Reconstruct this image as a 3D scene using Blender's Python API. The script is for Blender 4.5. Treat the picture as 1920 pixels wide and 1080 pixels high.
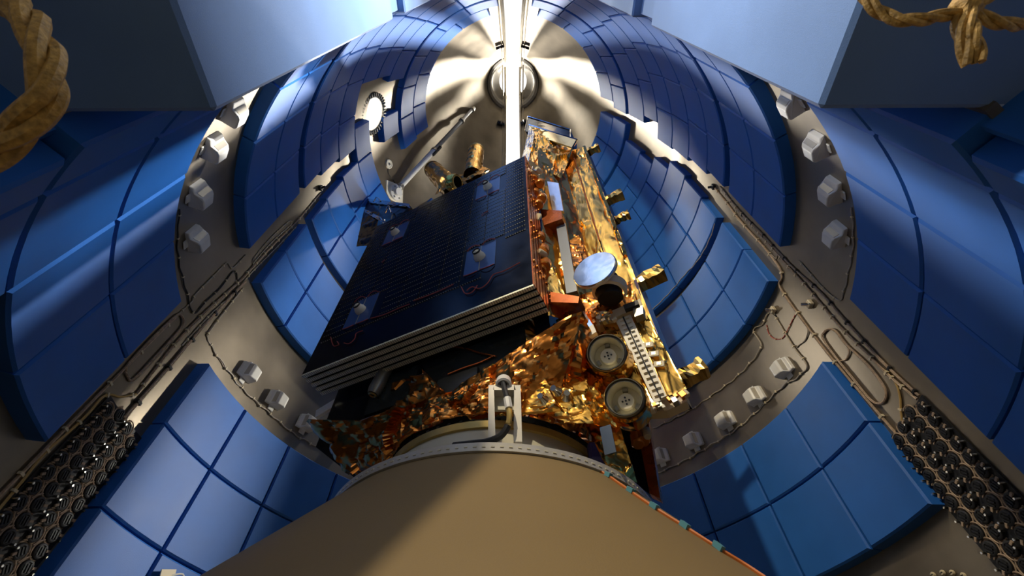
import bpy, bmesh, math, random
from mathutils import Vector, Matrix
import numpy as np
PI = math.pi
for o in list(bpy.data.objects): bpy.data.objects.remove(o)
sc = bpy.context.scene
COL = sc.collection

# ------------------------------------------------------------------ camera
F_PX, ELEV, YAW = 840.0, 0.9366, -0.0041
CAM = np.array([-0.0127, -2.372, 0.0])
c_f = np.array([math.sin(YAW)*math.cos(ELEV), math.cos(YAW)*math.cos(ELEV), math.sin(ELEV)])
c_r = np.array([math.cos(YAW), -math.sin(YAW), 0.0])
c_u = np.cross(c_r, c_f)
cd = bpy.data.cameras.new('camera'); cam = bpy.data.objects.new('camera', cd); COL.objects.link(cam)
cd.sensor_width = 36; cd.lens = F_PX/1920*36; cd.clip_start = .02; cd.clip_end = 200
cam.matrix_world = Matrix(((c_r[0], c_u[0], -c_f[0], CAM[0]), (c_r[1], c_u[1], -c_f[1], CAM[1]), (c_r[2], c_u[2], -c_f[2], CAM[2]), (0, 0, 0, 1)))
cd.dof.use_dof = True; cd.dof.focus_distance = 3.4; cd.dof.aperture_fstop = 6.3
sc.camera = cam
# ------------------------------------------------------------------ light
w = bpy.data.worlds.new('hall'); sc.world = w; w.use_nodes = True
w.node_tree.nodes['Background'].inputs[0].default_value = (1.0, .97, .92, 1)
w.node_tree.nodes['Background'].inputs[1].default_value = 1.25
def lamp(name, loc, target, power, size, color=(1, .93, .8), spread=PI):
    l = bpy.data.lights.new(name, 'AREA'); l.energy = power; l.size = size; l.color = color; l.shape = 'DISK'; l.spread = spread
    o = bpy.data.objects.new(name, l); COL.objects.link(o); o.location = loc
    o.rotation_euler = (Vector(target)-Vector(loc)).to_track_quat('-Z', 'Y').to_euler()
    return o
# flood lamps of the integration hall, outside the half-open fairing; side fills are added
lamp('hall_lamp_front_left', (-1.75, -5.2, 6.5), (.5, -.3, 1.6), 360, .14, (1, .86, .62))
lamp('side_fill_right', (3.45, -4.15, 4.8), (-.84, -2.4, 3.4), 75, .2, (1, .96, .9), math.radians(40))  # added lamp, brightens the inner face of the left edge block
lamp('side_fill_left', (-3.45, -4.15, 2.8), (.84, -2.4, 2.2), 15, .2, (1, .96, .9), math.radians(40))  # added fill for the inner face of the right edge block
lamp('hall_lamp_rear_right', (2.9, 4.7, 4.6), (0, 2.3, 3.0), 1500, .9, (1, .95, .86))
lamp('hall_lamp_rear_left', (-2.6, 4.6, 7.4), (0, 2.3, 5.0), 150, .7, (1, .95, .86))
lamp('hall_lamp_rear', (.7, 6.5, 4.2), (0, 2.3, 3.4), 700, .4, (1, .95, .9))
lamp('hall_lamp_high_rear_left', (-.88, 7.0, 14.5), (0, 1.8, 8.2), 2500, .4, (1, .97, .92))
lamp('hall_lamp_high_rear_right', (.88, 7.0, 14.5), (0, 1.8, 8.2), 2500, .4, (1, .97, .92))
lamp('hall_lamp_high_far_right', (2.1, 7.0, 11.5), (0, 2.2, 6.0), 4000, .5, (1, .97, .92))
lamp('hall_lamp_high_far_left', (-2.1, 7.0, 11.5), (0, 2.2, 6.0), 1200, .5, (1, .97, .92))
lamp('hall_ceiling_lamp_right', (2.4, 2.8, 13.8), (0, .2, 11.0), 380, .5, (1, .95, .84))
lamp('hall_ceiling_lamp_left', (-2.4, 2.8, 13.8), (0, .2, 11.0), 380, .5, (1, .95, .84))
lamp('hall_ceiling_lamp_mid_right', (2.4, 1.0, 13.8), (0, .2, 11.0), 170, .4, (1, .95, .84))
lamp('hall_ceiling_lamp_mid_left', (-2.4, 1.0, 13.8), (0, .2, 11.0), 170, .4, (1, .95, .84))
vs = sc.view_settings
vs.view_transform = 'Standard'; vs.look = 'None'; vs.gamma = 1; vs.use_curve_mapping = False; vs.exposure = -0.1

# ------------------------------------------------------------------ pixel helpers (1920x1080 frame)
def ray(px, py): return c_f+(px-960)/F_PX*c_r+(540-py)/F_PX*c_u
def atz(px, py, z): d = ray(px, py); return CAM+d*((z-CAM[2])/d[2])
def aty(px, py, y): d = ray(px, py); return CAM+d*((y-CAM[1])/d[1])
SO = np.array([-.11, 0, 0]); SA = math.radians(-25.86)
E1 = np.array([math.cos(SA), math.sin(SA), 0]); E2 = np.array([-E1[1], E1[0], 0])
def L(px, py, v):                 # pixel -> satellite frame (u, v, z) on the upright plane v
    d = ray(px, py); q = CAM+d*(((SO+E2*v-CAM)@E2)/(d@E2)); r = q-SO
    return Vector((r@E1, v, q[2]))
def loc_of(p): r = np.asarray(p)-SO; return Vector((r@E1, r@E2, p[2]))
PZ = [0, 5.1, 5.7, 6.24, 6.72, 7.2, 7.7, 8.25, 8.75]; PR = [2.31, 2.31, 2.285, 2.23, 2.15, 2.05, 1.93, 1.79, 1.635]
def foam_r(z): return float(np.interp(z, PZ, PR))
WALLT = .095
WZ = [-.9, 1.28, 1.31, 5.1, 5.7, 6.24, 6.72, 7.2, 7.7, 8.25, 8.75, 9.3, 9.9, 10.5, 11.0, 11.25, 11.27, 11.5, 11.65, 11.75]
WR = [2.405]*4+[2.38, 2.325, 2.245, 2.145, 2.025, 1.885, 1.735, 1.55, 1.31, 1.03, .76, .60, .54, .46, .34, .0]
def wall_r(z): return float(np.interp(z, WZ, WR))
def wallpt(px, py, off=.008):     # pixel -> point on the fairing wall
    d = ray(px, py); t = np.linspace(.6, 14, 3000); P = CAM+t[:, None]*d
    rr = np.hypot(P[:, 0], P[:, 1])-np.interp(P[:, 2], WZ, WR)
    i = np.where((rr[:-1] < 0) & (rr[1:] >= 0))[0]
    p = P[i[0]] if len(i) else P[1200]
    h = math.hypot(p[0], p[1]); k = (h-off)/h
    return Vector((p[0]*k, p[1]*k, p[2]))
def azz(p): return math.atan2(p[0], p[1]), p[2]
def pol(a, r, z): return Vector((r*math.sin(a), r*math.cos(a), z))
D = math.radians

# ------------------------------------------------------------------ materials
MATS = {}
def mat(name, col, rough=.5, metal=0.0, spec=.5, noise=None, bump=None, emit=None, coat=0, alpha=None, trans=0):
    m = bpy.data.materials.new(name); m.use_nodes = True; nt = m.node_tree; b = nt.nodes['Principled BSDF']
    b.inputs['Base Color'].default_value = (*col, 1); b.inputs['Roughness'].default_value = rough
    b.inputs['Metallic'].default_value = metal; b.inputs['Specular IOR Level'].default_value = spec
    b.inputs['Coat Weight'].default_value = coat
    if trans: b.inputs['Transmission Weight'].default_value = trans
    tc = nt.nodes.new('ShaderNodeTexCoord')
    if noise:
        sca, amt = noise[:2]; det = noise[2] if len(noise) > 2 else 4
        n = nt.nodes.new('ShaderNodeTexNoise'); n.inputs['Scale'].default_value = sca; n.inputs['Detail'].default_value = det
        nt.links.new(tc.outputs['Object'], n.inputs['Vector'])
        r = nt.nodes.new('ShaderNodeValToRGB'); r.color_ramp.elements[0].position = .3; r.color_ramp.elements[1].position = .72
        r.color_ramp.elements[0].color = (*[max(0, c*(1-amt)) for c in col], 1); r.color_ramp.elements[1].color = (*[min(1, c*(1+amt)) for c in col], 1)
        nt.links.new(n.outputs['Fac'], r.inputs['Fac']); nt.links.new(r.outputs['Color'], b.inputs['Base Color'])
        mr = nt.nodes.new('ShaderNodeMapRange'); mr.inputs[3].default_value = max(0, rough-.08); mr.inputs[4].default_value = min(1, rough+.08)
        nt.links.new(n.outputs['Fac'], mr.inputs[0]); nt.links.new(mr.outputs[0], b.inputs['Roughness'])
    if bump:
        kind, sca, st = bump
        if kind == 'voronoi':
            n = nt.nodes.new('ShaderNodeTexVoronoi'); n.inputs['Scale'].default_value = sca; out = n.outputs['Distance']
        elif kind == 'wave':
            n = nt.nodes.new('ShaderNodeTexWave'); n.inputs['Scale'].default_value = sca; out = n.outputs['Fac']
        else:
            n = nt.nodes.new('ShaderNodeTexNoise'); n.inputs['Scale'].default_value = sca; n.inputs['Detail'].default_value = 6; out = n.outputs['Fac']
        nt.links.new(tc.outputs['Object'], n.inputs['Vector'])
        bp = nt.nodes.new('ShaderNodeBump'); bp.inputs['Strength'].default_value = st; bp.inputs['Distance'].default_value = .01
        nt.links.new(out, bp.inputs['Height']); nt.links.new(bp.outputs['Normal'], b.inputs['Normal'])
    if emit:
        b.inputs['Emission Color'].default_value = (*emit[0], 1); b.inputs['Emission Strength'].default_value = emit[1]
    MATS[name] = m
    return m
BLUE = mat('blue_foam_cover', (.018, .125, .45), .5, 0, .28, (3, .10), ('noise', 420, .12))
BOLST = mat('pale_blue_canvas', (.13, .235, .47), .6, 0, .3, (3, .08), ('noise', 300, .15))
BOLST.node_tree.nodes['Principled BSDF'].inputs['Sheen Weight'].default_value = .2
SHELL = mat('fairing_skin', (.265, .222, .162), .38, .75, .5, (2.2, .22, 8), ('noise', 30, .05))
TRIM = mat('beige_rail', (.52, .45, .33), .45, .2, .5, (6, .1))
PLASTIC = mat('white_plastic', (.72, .70, .64), .35, 0, .5, (5, .05))
PLASTIC_T = mat('hood_window', (.55, .50, .40), .2, .2, .5)
CABLE = mat('beige_cable', (.46, .33, .22), .6, 0, .4, (60, .3), ('wave', 90, .5))
CABLE_T = mat('thin_beige_cable', (.42, .36, .27), .6, 0, .4, (40, .2))
CABLE_Y = mat('yellow_cable', (.50, .32, .10), .5)
CLIP = mat('cream_clip', (.62, .52, .33), .5)
BLACK = mat('black_rubber', (.012, .012, .013), .55, 0, .5, (20, .3), ('noise', 120, .2))
REDW = mat('red_wire', (.42, .06, .04), .5)
ORANGEW = mat('orange_wire', (.60, .17, .03), .45)
ROPE = mat('gold_rope', (.46, .28, .075), .55, .1, .5, (90, .4), ('noise', 160, .4))
ADAPT = mat('adapter_paint', (.245, .165, .066), .6, 0, .4, (1.4, .07, 6), ('noise', 260, .10))
FLANGE = mat('white_flange', (.62, .58, .50), .4, .2, .5, (8, .08))
RINGG = mat('gold_anodised_ring', (.62, .44, .14), .4, .55, .5, (10, .1))
RINGW = mat('pale_ring_wall', (.60, .56, .42), .5, .1)
GOLD = mat('gold_foil', (.95, .50, .10), .2, 1, .5, (5, .16), ('noise', 14, .12))
GOLDL = mat('bright_gold_foil', (1.0, .58, .15), .2, 1, .5, (5, .1), ('noise', 10, .10))
COPPER = mat('copper_foil', (.72, .27, .055), .22, 1, .5, (6, .25), ('noise', 14, .15))
KAPTON = mat('amber_film', (.72, .24, .03), .22, .55, .6, (8, .15))
KAPTON_D = mat('rust_film', (.42, .11, .03), .28, .8, .5, (8, .15))
SILVER = mat('silver_foil', (.80, .80, .82), .1, 1, .5, (6, .08), ('voronoi', 10, .2))
MIRROR = mat('mirror', (.80, .84, .90), .14, .9, .5, (22, .06), ('noise', 26, .04))
GREYM = mat('grey_radiator', (.17, .18, .19), .35, .3)
FILMG = mat('olive_mirror_film', (.34, .30, .20), .15, 1, .5, (6, .2), ('noise', 8, .1))
BLKFOIL = mat('black_film', (.012, .014, .022), .12, .2, .8, None, ('voronoi', 8, .25))
PURPLE = mat('dark_violet_film', (.05, .035, .07), .15, .8, .6, (8, .2))
PANELD = mat('dark_panel', (.005, .007, .014), .2, 0, .2, (8, .3))
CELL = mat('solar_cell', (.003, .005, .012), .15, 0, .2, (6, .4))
CELLLINE = mat('cell_busbar', (.42, .38, .28), .4, .6)
BLUEPATCH = mat('blue_patch', (.05, .10, .25), .2, 0, .5)
TEAL = mat('dark_teal_panel', (.028, .036, .036), .22, .2, .6, (5, .3))
EDGE = mat('honeycomb_edge', (.92, .84, .62), .45, .2, .5, (30, .15))
TICK = mat('dull_edge_tick', (.22, .19, .13), .5, .4)  # own dull colour of the tick marks across the panel edges
CREAM = mat('cream_paint', (.80, .74, .58), .45, 0, .5, (10, .05))
CUPG = mat('cup_grey', (.70, .65, .48), .45, 0, .5, (8, .1))
CUPR = mat('cup_rim', (.30, .28, .22), .35, .6)
STEEL = mat('bright_steel', (.70, .68, .62), .25, 1)
BOLTM = mat('bolt', (.45, .43, .38), .35, .9)
BLUECON = mat('violet_connector', (.06, .06, .24), .4)
LABELW = mat('white_sleeve', (.80, .78, .72), .5)
PORT = mat('port_daylight_glow', (.9, .9, .88), .5, 0, .5, emit=((1, .98, .93), 3.0))  # emission stands in for daylight through the open port
HALLM = mat('hall_wall_paint', (.10, .095, .085), .7, 0, .3, (2, .1))
CAPM = mat('recess_shade_dark', (.16, .14, .11), .6, .2, .4, (4, .2))  # shade of the nose recess put into a dark colour
FLOORM = mat('floor_paint', (.10, .095, .085), .6, 0, .4, (2, .1))
TEALTAG = mat('teal_tag', (.10, .30, .36), .5)

# ------------------------------------------------------------------ mesh helpers
class MB:
    def __init__(s): s.v = []; s.f = []; s.m = []
    def add(s, vs, fs, mi=0):
        b = len(s.v); s.v += [tuple(x) for x in vs]; s.f += [[i+b for i in f] for f in fs]; s.m += [mi]*len(fs); return s
    def box(s, lo, hi, M=None, mi=0, ch=0):
        (a, b, c), (d, e, f) = lo, hi
        if ch:
            bm = bmesh.new(); bmesh.ops.create_cube(bm, size=1)
            for v in bm.verts: v.co = Vector(((a+d)/2+v.co.x*(d-a), (b+e)/2+v.co.y*(e-b), (c+f)/2+v.co.z*(f-c)))
            bmesh.ops.bevel(bm, geom=list(bm.edges), offset=ch, segments=1, affect='EDGES')
            bm.verts.index_update()
            V = [v.co.copy() for v in bm.verts]; Fs = [[v.index for v in q.verts] for q in bm.faces]; bm.free()
        else:
            V = [Vector(p) for p in ((a, b, c), (d, b, c), (d, e, c), (a, e, c), (a, b, f), (d, b, f), (d, e, f), (a, e, f))]
            Fs = [(3, 2, 1, 0), (4, 5, 6, 7), (0, 1, 5, 4), (1, 2, 6, 5), (2, 3, 7, 6), (3, 0, 4, 7)]
        if M is not None: V = [M @ p for p in V]
        return s.add(V, Fs, mi)
    def tube(s, pts, r, n=6, closed=False, caps=True, mi=0):
        pts = [Vector(p) for p in pts]; N = len(pts); rings = []; up = Vector((.3, .2, 1)).normalized()
        for i, p in enumerate(pts):
            if closed: t = pts[(i+1) % N]-pts[i-1]
            else: t = pts[min(i+1, N-1)]-pts[max(i-1, 0)]
            if t.length < 1e-9: t = Vector((0, 0, 1))
            t.normalize(); x = up-t*up.dot(t)
            if x.length < 1e-3: x = t.orthogonal()
            x.normalize(); up = x; y = t.cross(x); rr = r[i] if isinstance(r, (list, tuple)) else r
            rings.append([p+(x*math.cos(2*PI*k/n)+y*math.sin(2*PI*k/n))*rr for k in range(n)])
        V = [q for g in rings for q in g]; Fs = []
        for i in range(N if closed else N-1):
            j = (i+1) % N
            for k in range(n): Fs.append((i*n+k, i*n+(k+1) % n, j*n+(k+1) % n, j*n+k))
        if caps and not closed: Fs += [tuple(reversed(range(n))), tuple(range((N-1)*n, N*n))]
        return s.add(V, Fs, mi)
    def lathe(s, prof, n=32, M=None, mi=0, a0=0, a1=2*PI):
        full = abs(a1-a0-2*PI) < 1e-6; na = n if full else n+1; V = []; Fs = []
        for (r, z) in prof:
            for k in range(na):
                a = a0+(a1-a0)*k/n; V.append(Vector((r*math.cos(a), r*math.sin(a), z)))
        for i in range(len(prof)-1):
            for k in range(n):
                k2 = (k+1) % na; Fs.append((i*na+k, i*na+k2, (i+1)*na+k2, (i+1)*na+k))
        if M is not None: V = [M @ p for p in V]
        return s.add(V, Fs, mi)
    def build(s, name, mats, parent=None, smooth=False):
        me = bpy.data.meshes.new(name); me.from_pydata([tuple(v) for v in s.v], [], s.f)
        for m in (mats if isinstance(mats, (list, tuple)) else [mats]): me.materials.append(m)
        me.polygons.foreach_set('material_index', s.m)
        bm = bmesh.new(); bm.from_mesh(me); bmesh.ops.recalc_face_normals(bm, faces=bm.faces); bm.to_mesh(me); bm.free()
        if smooth:
            me.polygons.foreach_set('use_smooth', [True]*len(me.polygons)); me.set_sharp_from_angle(angle=D(40))
        return link(name, me, parent)
def link(name, data, parent=None):
    o = bpy.data.objects.new(name, data); COL.objects.link(o)
    if parent is not None: o.parent = parent
    return o
def tag(o, label, cat, group=None, kind=None):
    if label: o['label'] = label
    if cat: o['category'] = cat
    if group: o['group'] = group
    if kind: o['kind'] = kind
    return o
def empty(name, loc=(0, 0, 0), rz=0):
    o = link(name, None); o.location = loc; o.rotation_euler = (0, 0, rz); o.empty_display_size = .1; return o
def spline(pts, k=6, closed=False):
    pts = [Vector(p) for p in pts]; N = len(pts); out = []
    for i in range(N if closed else N-1):
        g = (lambda j: pts[j % N]) if closed else (lambda j: pts[max(0, min(N-1, j))])
        p0, p1, p2, p3 = g(i-1), g(i), g(i+1), g(i+2)
        for q in range(k):
            t = q/k; out.append(.5*((2*p1)+(p2-p0)*t+(2*p0-5*p1+4*p2-p3)*t*t+(3*p1-p0-3*p2+p3)*t**3))
    if not closed: out.append(pts[-1])
    return out
def frame(p, zdir, xhint=(1, 0, 0)):
    z = Vector(zdir).normalized(); x = Vector(xhint); x = x-z*x.dot(z)
    if x.length < 1e-4: x = z.orthogonal()
    x.normalize(); y = z.cross(x); M = Matrix((x, y, z)).transposed().to_4x4(); M.translation = Vector(p); return M
ORD = ['first', 'second', 'third', 'fourth', 'fifth', 'sixth', 'seventh', 'eighth', 'ninth', 'tenth', 'eleventh', 'twelfth', 'thirteenth', 'fourteenth', 'fifteenth']

# ------------------------------------------------------------------ the fairing: two half shells with an open seam
SLIT = .15
def shell(side):
    mb = MB(); zs = []
    for i in range(len(WZ)-1):
        n = 2 if WZ[i] > 5 else 3
        zs += [WZ[i]+(WZ[i+1]-WZ[i])*k/n for k in range(n)]
    zs = [z for z in zs if z < 11.64]; NA = 72
    for lay, off in ((0, 0), (1, .03)):
        V = []
        for z in zs:
            r = wall_r(z)+off; g = min(SLIT, r*.98); d = math.asin(g/max(r, .01))
            near = PI-d
            if z < 1.29: near = D(145.3)
            elif z < 6.0: near = D(147.4)
            for k in range(NA+1):
                a = d+(near-d)*k/NA; V.append(pol(side*a, r, z))
        Fs = []
        for i in range(len(zs)-1):
            for k in range(NA): Fs.append((i*(NA+1)+k, i*(NA+1)+k+1, (i+1)*(NA+1)+k+1, (i+1)*(NA+1)+k))
        mb.add(V, Fs)
    n1 = len(zs)*(NA+1); ring = [i*(NA+1) for i in range(len(zs))]; ring2 = [i*(NA+1)+NA for i in range(len(zs))]
    ex = []
    for rg in (ring, ring2):
        for a, b in zip(rg[:-1], rg[1:]): ex.append((a, b, b+n1, a+n1))
    for k in range(NA): ex.append((k, k+1, k+1+n1, k+n1))
    mb.f += [list(x) for x in ex]; mb.m += [0]*len(ex)
    o = mb.build('wall_left' if side < 0 else 'wall_right', SHELL, None, True)
    tag(o, 'bare metallic inner skin of the %s fairing half, lined with blue foam blocks' % ('left' if side < 0 else 'right'), 'wall', kind='structure')
    return o
WALL = {-1: shell(-1), 1: shell(1)}

for s in (-1, 1):
    mb = MB(); n = 28; prof_ = [(.585, 11.235), (.56, 11.25), (.53, 11.27), (.49, 11.42), (.44, 11.5), (.33, 11.62)]; V = []; Fs = []
    for (r, z) in prof_:
        d = math.asin(min(.95, (SLIT+.01)/r))
        for k in range(n+1): V.append(pol(s*(d+(PI-2*d)*k/n), r, z))
    for i in range(len(prof_)-1):
        for k in range(n): Fs.append((i*(n+1)+k, i*(n+1)+k+1, (i+1)*(n+1)+k+1, (i+1)*(n+1)+k))
    mb.add(V, Fs); mb.build('nose_recess_shade', CAPM, WALL[s], True)  # dark sheet that paints the shade inside the nose recess
_bc = {}
def foam_mesh(w_deg, z0, z1, inset=0.0):
    key = (round(w_deg, 2), z0, z1, inset)
    if key in _bc: return _bc[key]
    gap = .0065; ch = .011; nz = 1 if z1 < 5.2 else 2; na = 5
    mb = MB(); zz = [z0+gap+(z1-z0-2*gap)*k/nz for k in range(nz+1)]
    def rr(z): return foam_r(z)-inset
    # rows of the pillow: outer rim at the wall, chamfer ring, inner face
    A = [-D(w_deg)/2+D(w_deg)*k/na for k in range(na+1)]
    def shrink(a, r, e): h = A[-1]-(gap+e)/r; return max(-h, min(h, a))
    def grid(rf, e, zlo, zhi):
        Z = [min(max(z, zlo), zhi) for z in zz]
        return [[pol(shrink(a, rf(z), e), rf(z), z) for a in A] for z in Z]
    outer = grid(lambda z: wall_r(z)+.004, 0, zz[0], zz[-1])
    mid = grid(lambda z: rr(z)+ch, 0, zz[0], zz[-1])
    inner = grid(rr, ch, zz[0]+ch, zz[-1]-ch)
    lay = [outer, mid, inner]; V = []; idx = []
    for g in lay:
        I = []
        for row in g:
            I.append(list(range(len(V), len(V)+len(row)))); V += row
        idx.append(I)
    Fs = []
    for i in range(nz):
        for k in range(na): Fs.append((idx[2][i][k], idx[2][i][k+1], idx[2][i+1][k+1], idx[2][i+1][k]))
    def border(I):
        b = list(I[0]); b += [I[i][-1] for i in range(1, nz+1)]; b += list(reversed(I[nz][:-1])); b += [I[i][0] for i in range(nz-1, 0, -1)]; return b
    B = [border(I) for I in idx]
    for a, b in ((B[0], B[1]), (B[1], B[2])):
        for k in range(len(a)): k2 = (k+1) % len(a); Fs.append((a[k], a[k2], b[k2], b[k]))
    me = bpy.data.meshes.new('foam_block'); me.from_pydata([tuple(v) for v in V], [], Fs); me.materials.append(BLUE)
    bm = bmesh.new(); bm.from_mesh(me); bmesh.ops.recalc_face_normals(bm, faces=bm.faces)
    bm.to_mesh(me); bm.free()
    me.polygons.foreach_set('use_smooth', [True]*len(me.polygons)); me.set_sharp_from_angle(angle=D(25))
    _bc[key] = me; return me
def foam(side, a0, a1, z0, z1, inset=0.0):
    w = abs(a1-a0); o = link('foam_block', foam_mesh(w, z0, z1, inset), WALL[side]); o.rotation_euler = (0, 0, -side*D((a0+a1)/2)); return o
def row(side, edges, z0, z1, skip=(), inset=0):
    for k in range(len(edges)-1):
        if k in skip: continue
        foam(side, edges[k], edges[k+1], z0, z1, inset)
FAR13 = [90, 77, 64, 51, 38, 25, 12, 7]
LOWF = [88, 74.4, 60.8, 47.2, 33.6, 20, 7]
LOWN = [102.5, 115, 127.5, 140.6, 147]
for s in (-1, 1):
    row(s, LOWF, 1.29, 1.85); row(s, LOWF, 1.85, 2.40)
    row(s, LOWN, 1.29, 1.85); row(s, LOWN, 1.85, 2.40)
    N1 = [98.7, 111, 123.5, 135.5, 147.5]
    row(s, FAR13, 3.32, 3.88); row(s, FAR13, 3.88, 4.46); row(s, N1, 3.32, 3.88); row(s, N1, 3.88, 4.46)
    row(s, [89.5]+FAR13[1:], 4.60, 5.11); row(s, [98.5, 110.3, 122.7, 134.2, 146], 4.60, 5.11)
    row(s, [90, 76.6, 63.3, 50, 37, 24, 11, 7], 5.11, 5.70); row(s, [97, 109.3, 121.5, 133.2, 145, 156], 5.11, 5.70)
row(-1, LOWF, .73, 1.29); row(1, [102.5, 115, 127.5, 140.6, 145.3], .73, 1.29); row(-1, [127.5, 140.6, 145.3], .73, 1.29)
# right half, ogive rows
row(1, [91, 77.5, 64.2, 51, 38, 25, 12, 7], 5.70, 6.24); row(1, [95.6, 107.6, 120.3, 132.6, 145, 157, 169], 5.70, 6.24)
row(1, [88, 77, 64.5, 51, 38, 25, 12], 6.24, 6.72); row(1, [95, 107.3, 120.5, 132.9, 145, 157, 171], 6.24, 6.72)
row(1, [85, 68.8, 55, 41, 27, 13], 6.72, 7.16); row(1, [101, 116.7, 130.2, 143.5, 157, 171], 6.72, 7.16)
row(1, [86, 72, 57, 42, 27, 12], 7.16, 7.70); row(1, [98, 113.6, 127.6, 142, 157, 171], 7.16, 7.70)
row(1, [93, 76.8, 60, 44, 28, 12], 7.78, 8.27); row(1, [97.5, 110.4, 126, 141, 156.4, 171], 7.78, 8.27)
row(1, [92, 76.3, 60, 44, 28, 13], 8.27, 8.75); row(1, [100.6, 116.4, 132.9, 149, 166], 8.27, 8.75)
# left half, ogive rows (bare patch round the access port and the strut)
row(-1, [91, 77.5, 64.2, 51, 38, 25, 12, 7], 5.70, 6.24); row(-1, [95.6, 107.6, 120.3, 132.6, 145, 157, 169], 5.70, 6.24)
row(-1, [103, 90.5, 77, 64.5, 51, 38, 25, 12], 6.24, 6.72); row(-1, [118.3, 131.2, 144.5, 158, 171], 6.24, 6.72)
row(-1, [38, 25, 12], 6.72, 7.16); row(-1, [118.5, 131.2, 144.5, 158.3, 171], 6.72, 7.16)
row(-1, [101, 90], 7.16, 7.70); row(-1, [52, 38], 7.16, 7.70); row(-1, [115.7, 129.6, 144.8, 158.4, 172], 7.16, 7.70)
row(-1, [80.5, 95.6, 110.6, 126.8, 143, 158, 173], 7.78, 8.27)
row(-1, [82, 98.2, 116, 130, 149, 167], 8.27, 8.75)

# thick upholstered edge blocks either side of the near opening
for s in (-1, 1):
    nm = 'left' if s < 0 else 'right'
    e = empty('edge_bolster', (s*1.3, -2.3, 1.3))
    j0, j1 = (3.62, 4.08) if s < 0 else (3.18, 3.72)
    for (z0, z1, x0) in ((1.3, j0, .84), (j1, 5.9, .84)):
        mb = MB(); mb.box((s*x0-s*1.3 if s > 0 else -1.9+1.3, -.5, z0-1.3), (1.9-1.3 if s > 0 else -x0+1.3, .27, z1-1.3), ch=.012)
        mb.build('cushion', BOLST, e)
    mb = MB(); mb.box((.90-1.3 if s > 0 else -1.9+1.3, -.5, j0-1.3), (1.9-1.3 if s > 0 else -.90+1.3, .25, j1-1.3), ch=.004)
    mb.build('spacer', BOLST, e)
    A_ = pol(s*D(145.8), 2.38, .5); B_ = pol(s*D(145.8), 3.4, .5); t_ = pol(s*D(235.8), .03, 0)
    mb = MB(); V = [A_, B_, B_+t_, A_+t_]; V = [x-e.location for x in V]; V += [x+Vector((0, 0, .80)) for x in V]
    mb.add(V, [(3, 2, 1, 0), (4, 5, 6, 7), (0, 1, 5, 4), (1, 2, 6, 5), (2, 3, 7, 6), (3, 0, 4, 7)]); mb.build('end_flap', BLUE, e)
    tag(e, 'thick blue fabric block at the upper %s, out of focus close to the lens' % nm, 'padding', 'padding blocks beside the opening')

# rails along the seam, clamps
def seam_pts(side, x, z0, z1, near, off):
    out = []
    n = 60
    for i in range(n+1):
        z = z0+(z1-z0)*i/n; r = wall_r(z)-off
        if r <= abs(x)+.01: continue
        y = math.sqrt(r*r-x*x)*(-1 if near else 1); out.append(Vector((side*x, y, z)))
    return out
n_tr = 1
for s in (-1, 1):
    pts = seam_pts(s, SLIT+.025, 2.4, 11.6, False, .02)+list(reversed(seam_pts(s, SLIT+.025, 6.0, 11.6, True, .02)))
    mb = MB(); mb.tube(pts, .03, 4); o = mb.build('trim_%d' % n_tr, TRIM, None)
    tag(o, 'beige rail along the %s edge of the bright open seam' % ('left' if s < 0 else 'right'), 'trim', kind='structure'); n_tr += 1
    pts = seam_pts(s, SLIT+.09, 2.4, 11.5, False, .012)+list(reversed(seam_pts(s, SLIT+.09, 6.0, 11.5, True, .012)))
    mb = MB(); mb.tube(pts, .014, 4); o = mb.build('trim_%d' % n_tr, TRIM, None)
    tag(o, 'thin outer strip beside the %s seam rail' % ('left' if s < 0 else 'right'), 'trim', kind='structure'); n_tr += 1
for i, (px, py, lab) in enumerate(((936, 83, 'upper left'), (986, 83, 'upper right'), (938, 234, 'lower left'), (984, 232, 'lower right'))):
    p = wallpt(px, py, .03); a, z = azz(p); rt = empty('seam_clamp', p, PI-a)
    mb = MB(); mb.box((-.09, 0, -.05), (.09, .05, .05), ch=.008); mb.build('body', BLKFOIL, rt)
    mb = MB(); mb.tube([(0, .03, -.07), (0, .07, 0), (0, .03, .07)], .012); mb.build('lever', BOLTM, rt)
    tag(rt, 'small dark clamp at the %s of the bright seam' % lab, 'clamp', 'clamps on the seam')

# floor of the hall under the fairing
mb = MB(); mb.box((-9, -9, -1.1), (9, 9, -.9)); o = mb.build('floor', FLOORM); tag(o, 'painted floor under the open fairing', 'floor', kind='structure')
mb = MB(); mb.box((-9, -8.3, -.9), (9, -8, 12)); o = mb.build('wall_back', HALLM); tag(o, 'dark hall wall behind the camera', 'wall', kind='structure')
for s in (-1, 1):
    mb = MB(); mb.box((s*9-.15, -8, -.9), (s*9+.15, .5, 12)); o = mb.build('wall_hall_left' if s < 0 else 'wall_hall_right', HALLM); tag(o, 'dark hall wall to the %s, outside the fairing' % ('left' if s < 0 else 'right'), 'wall', kind='structure')

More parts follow.
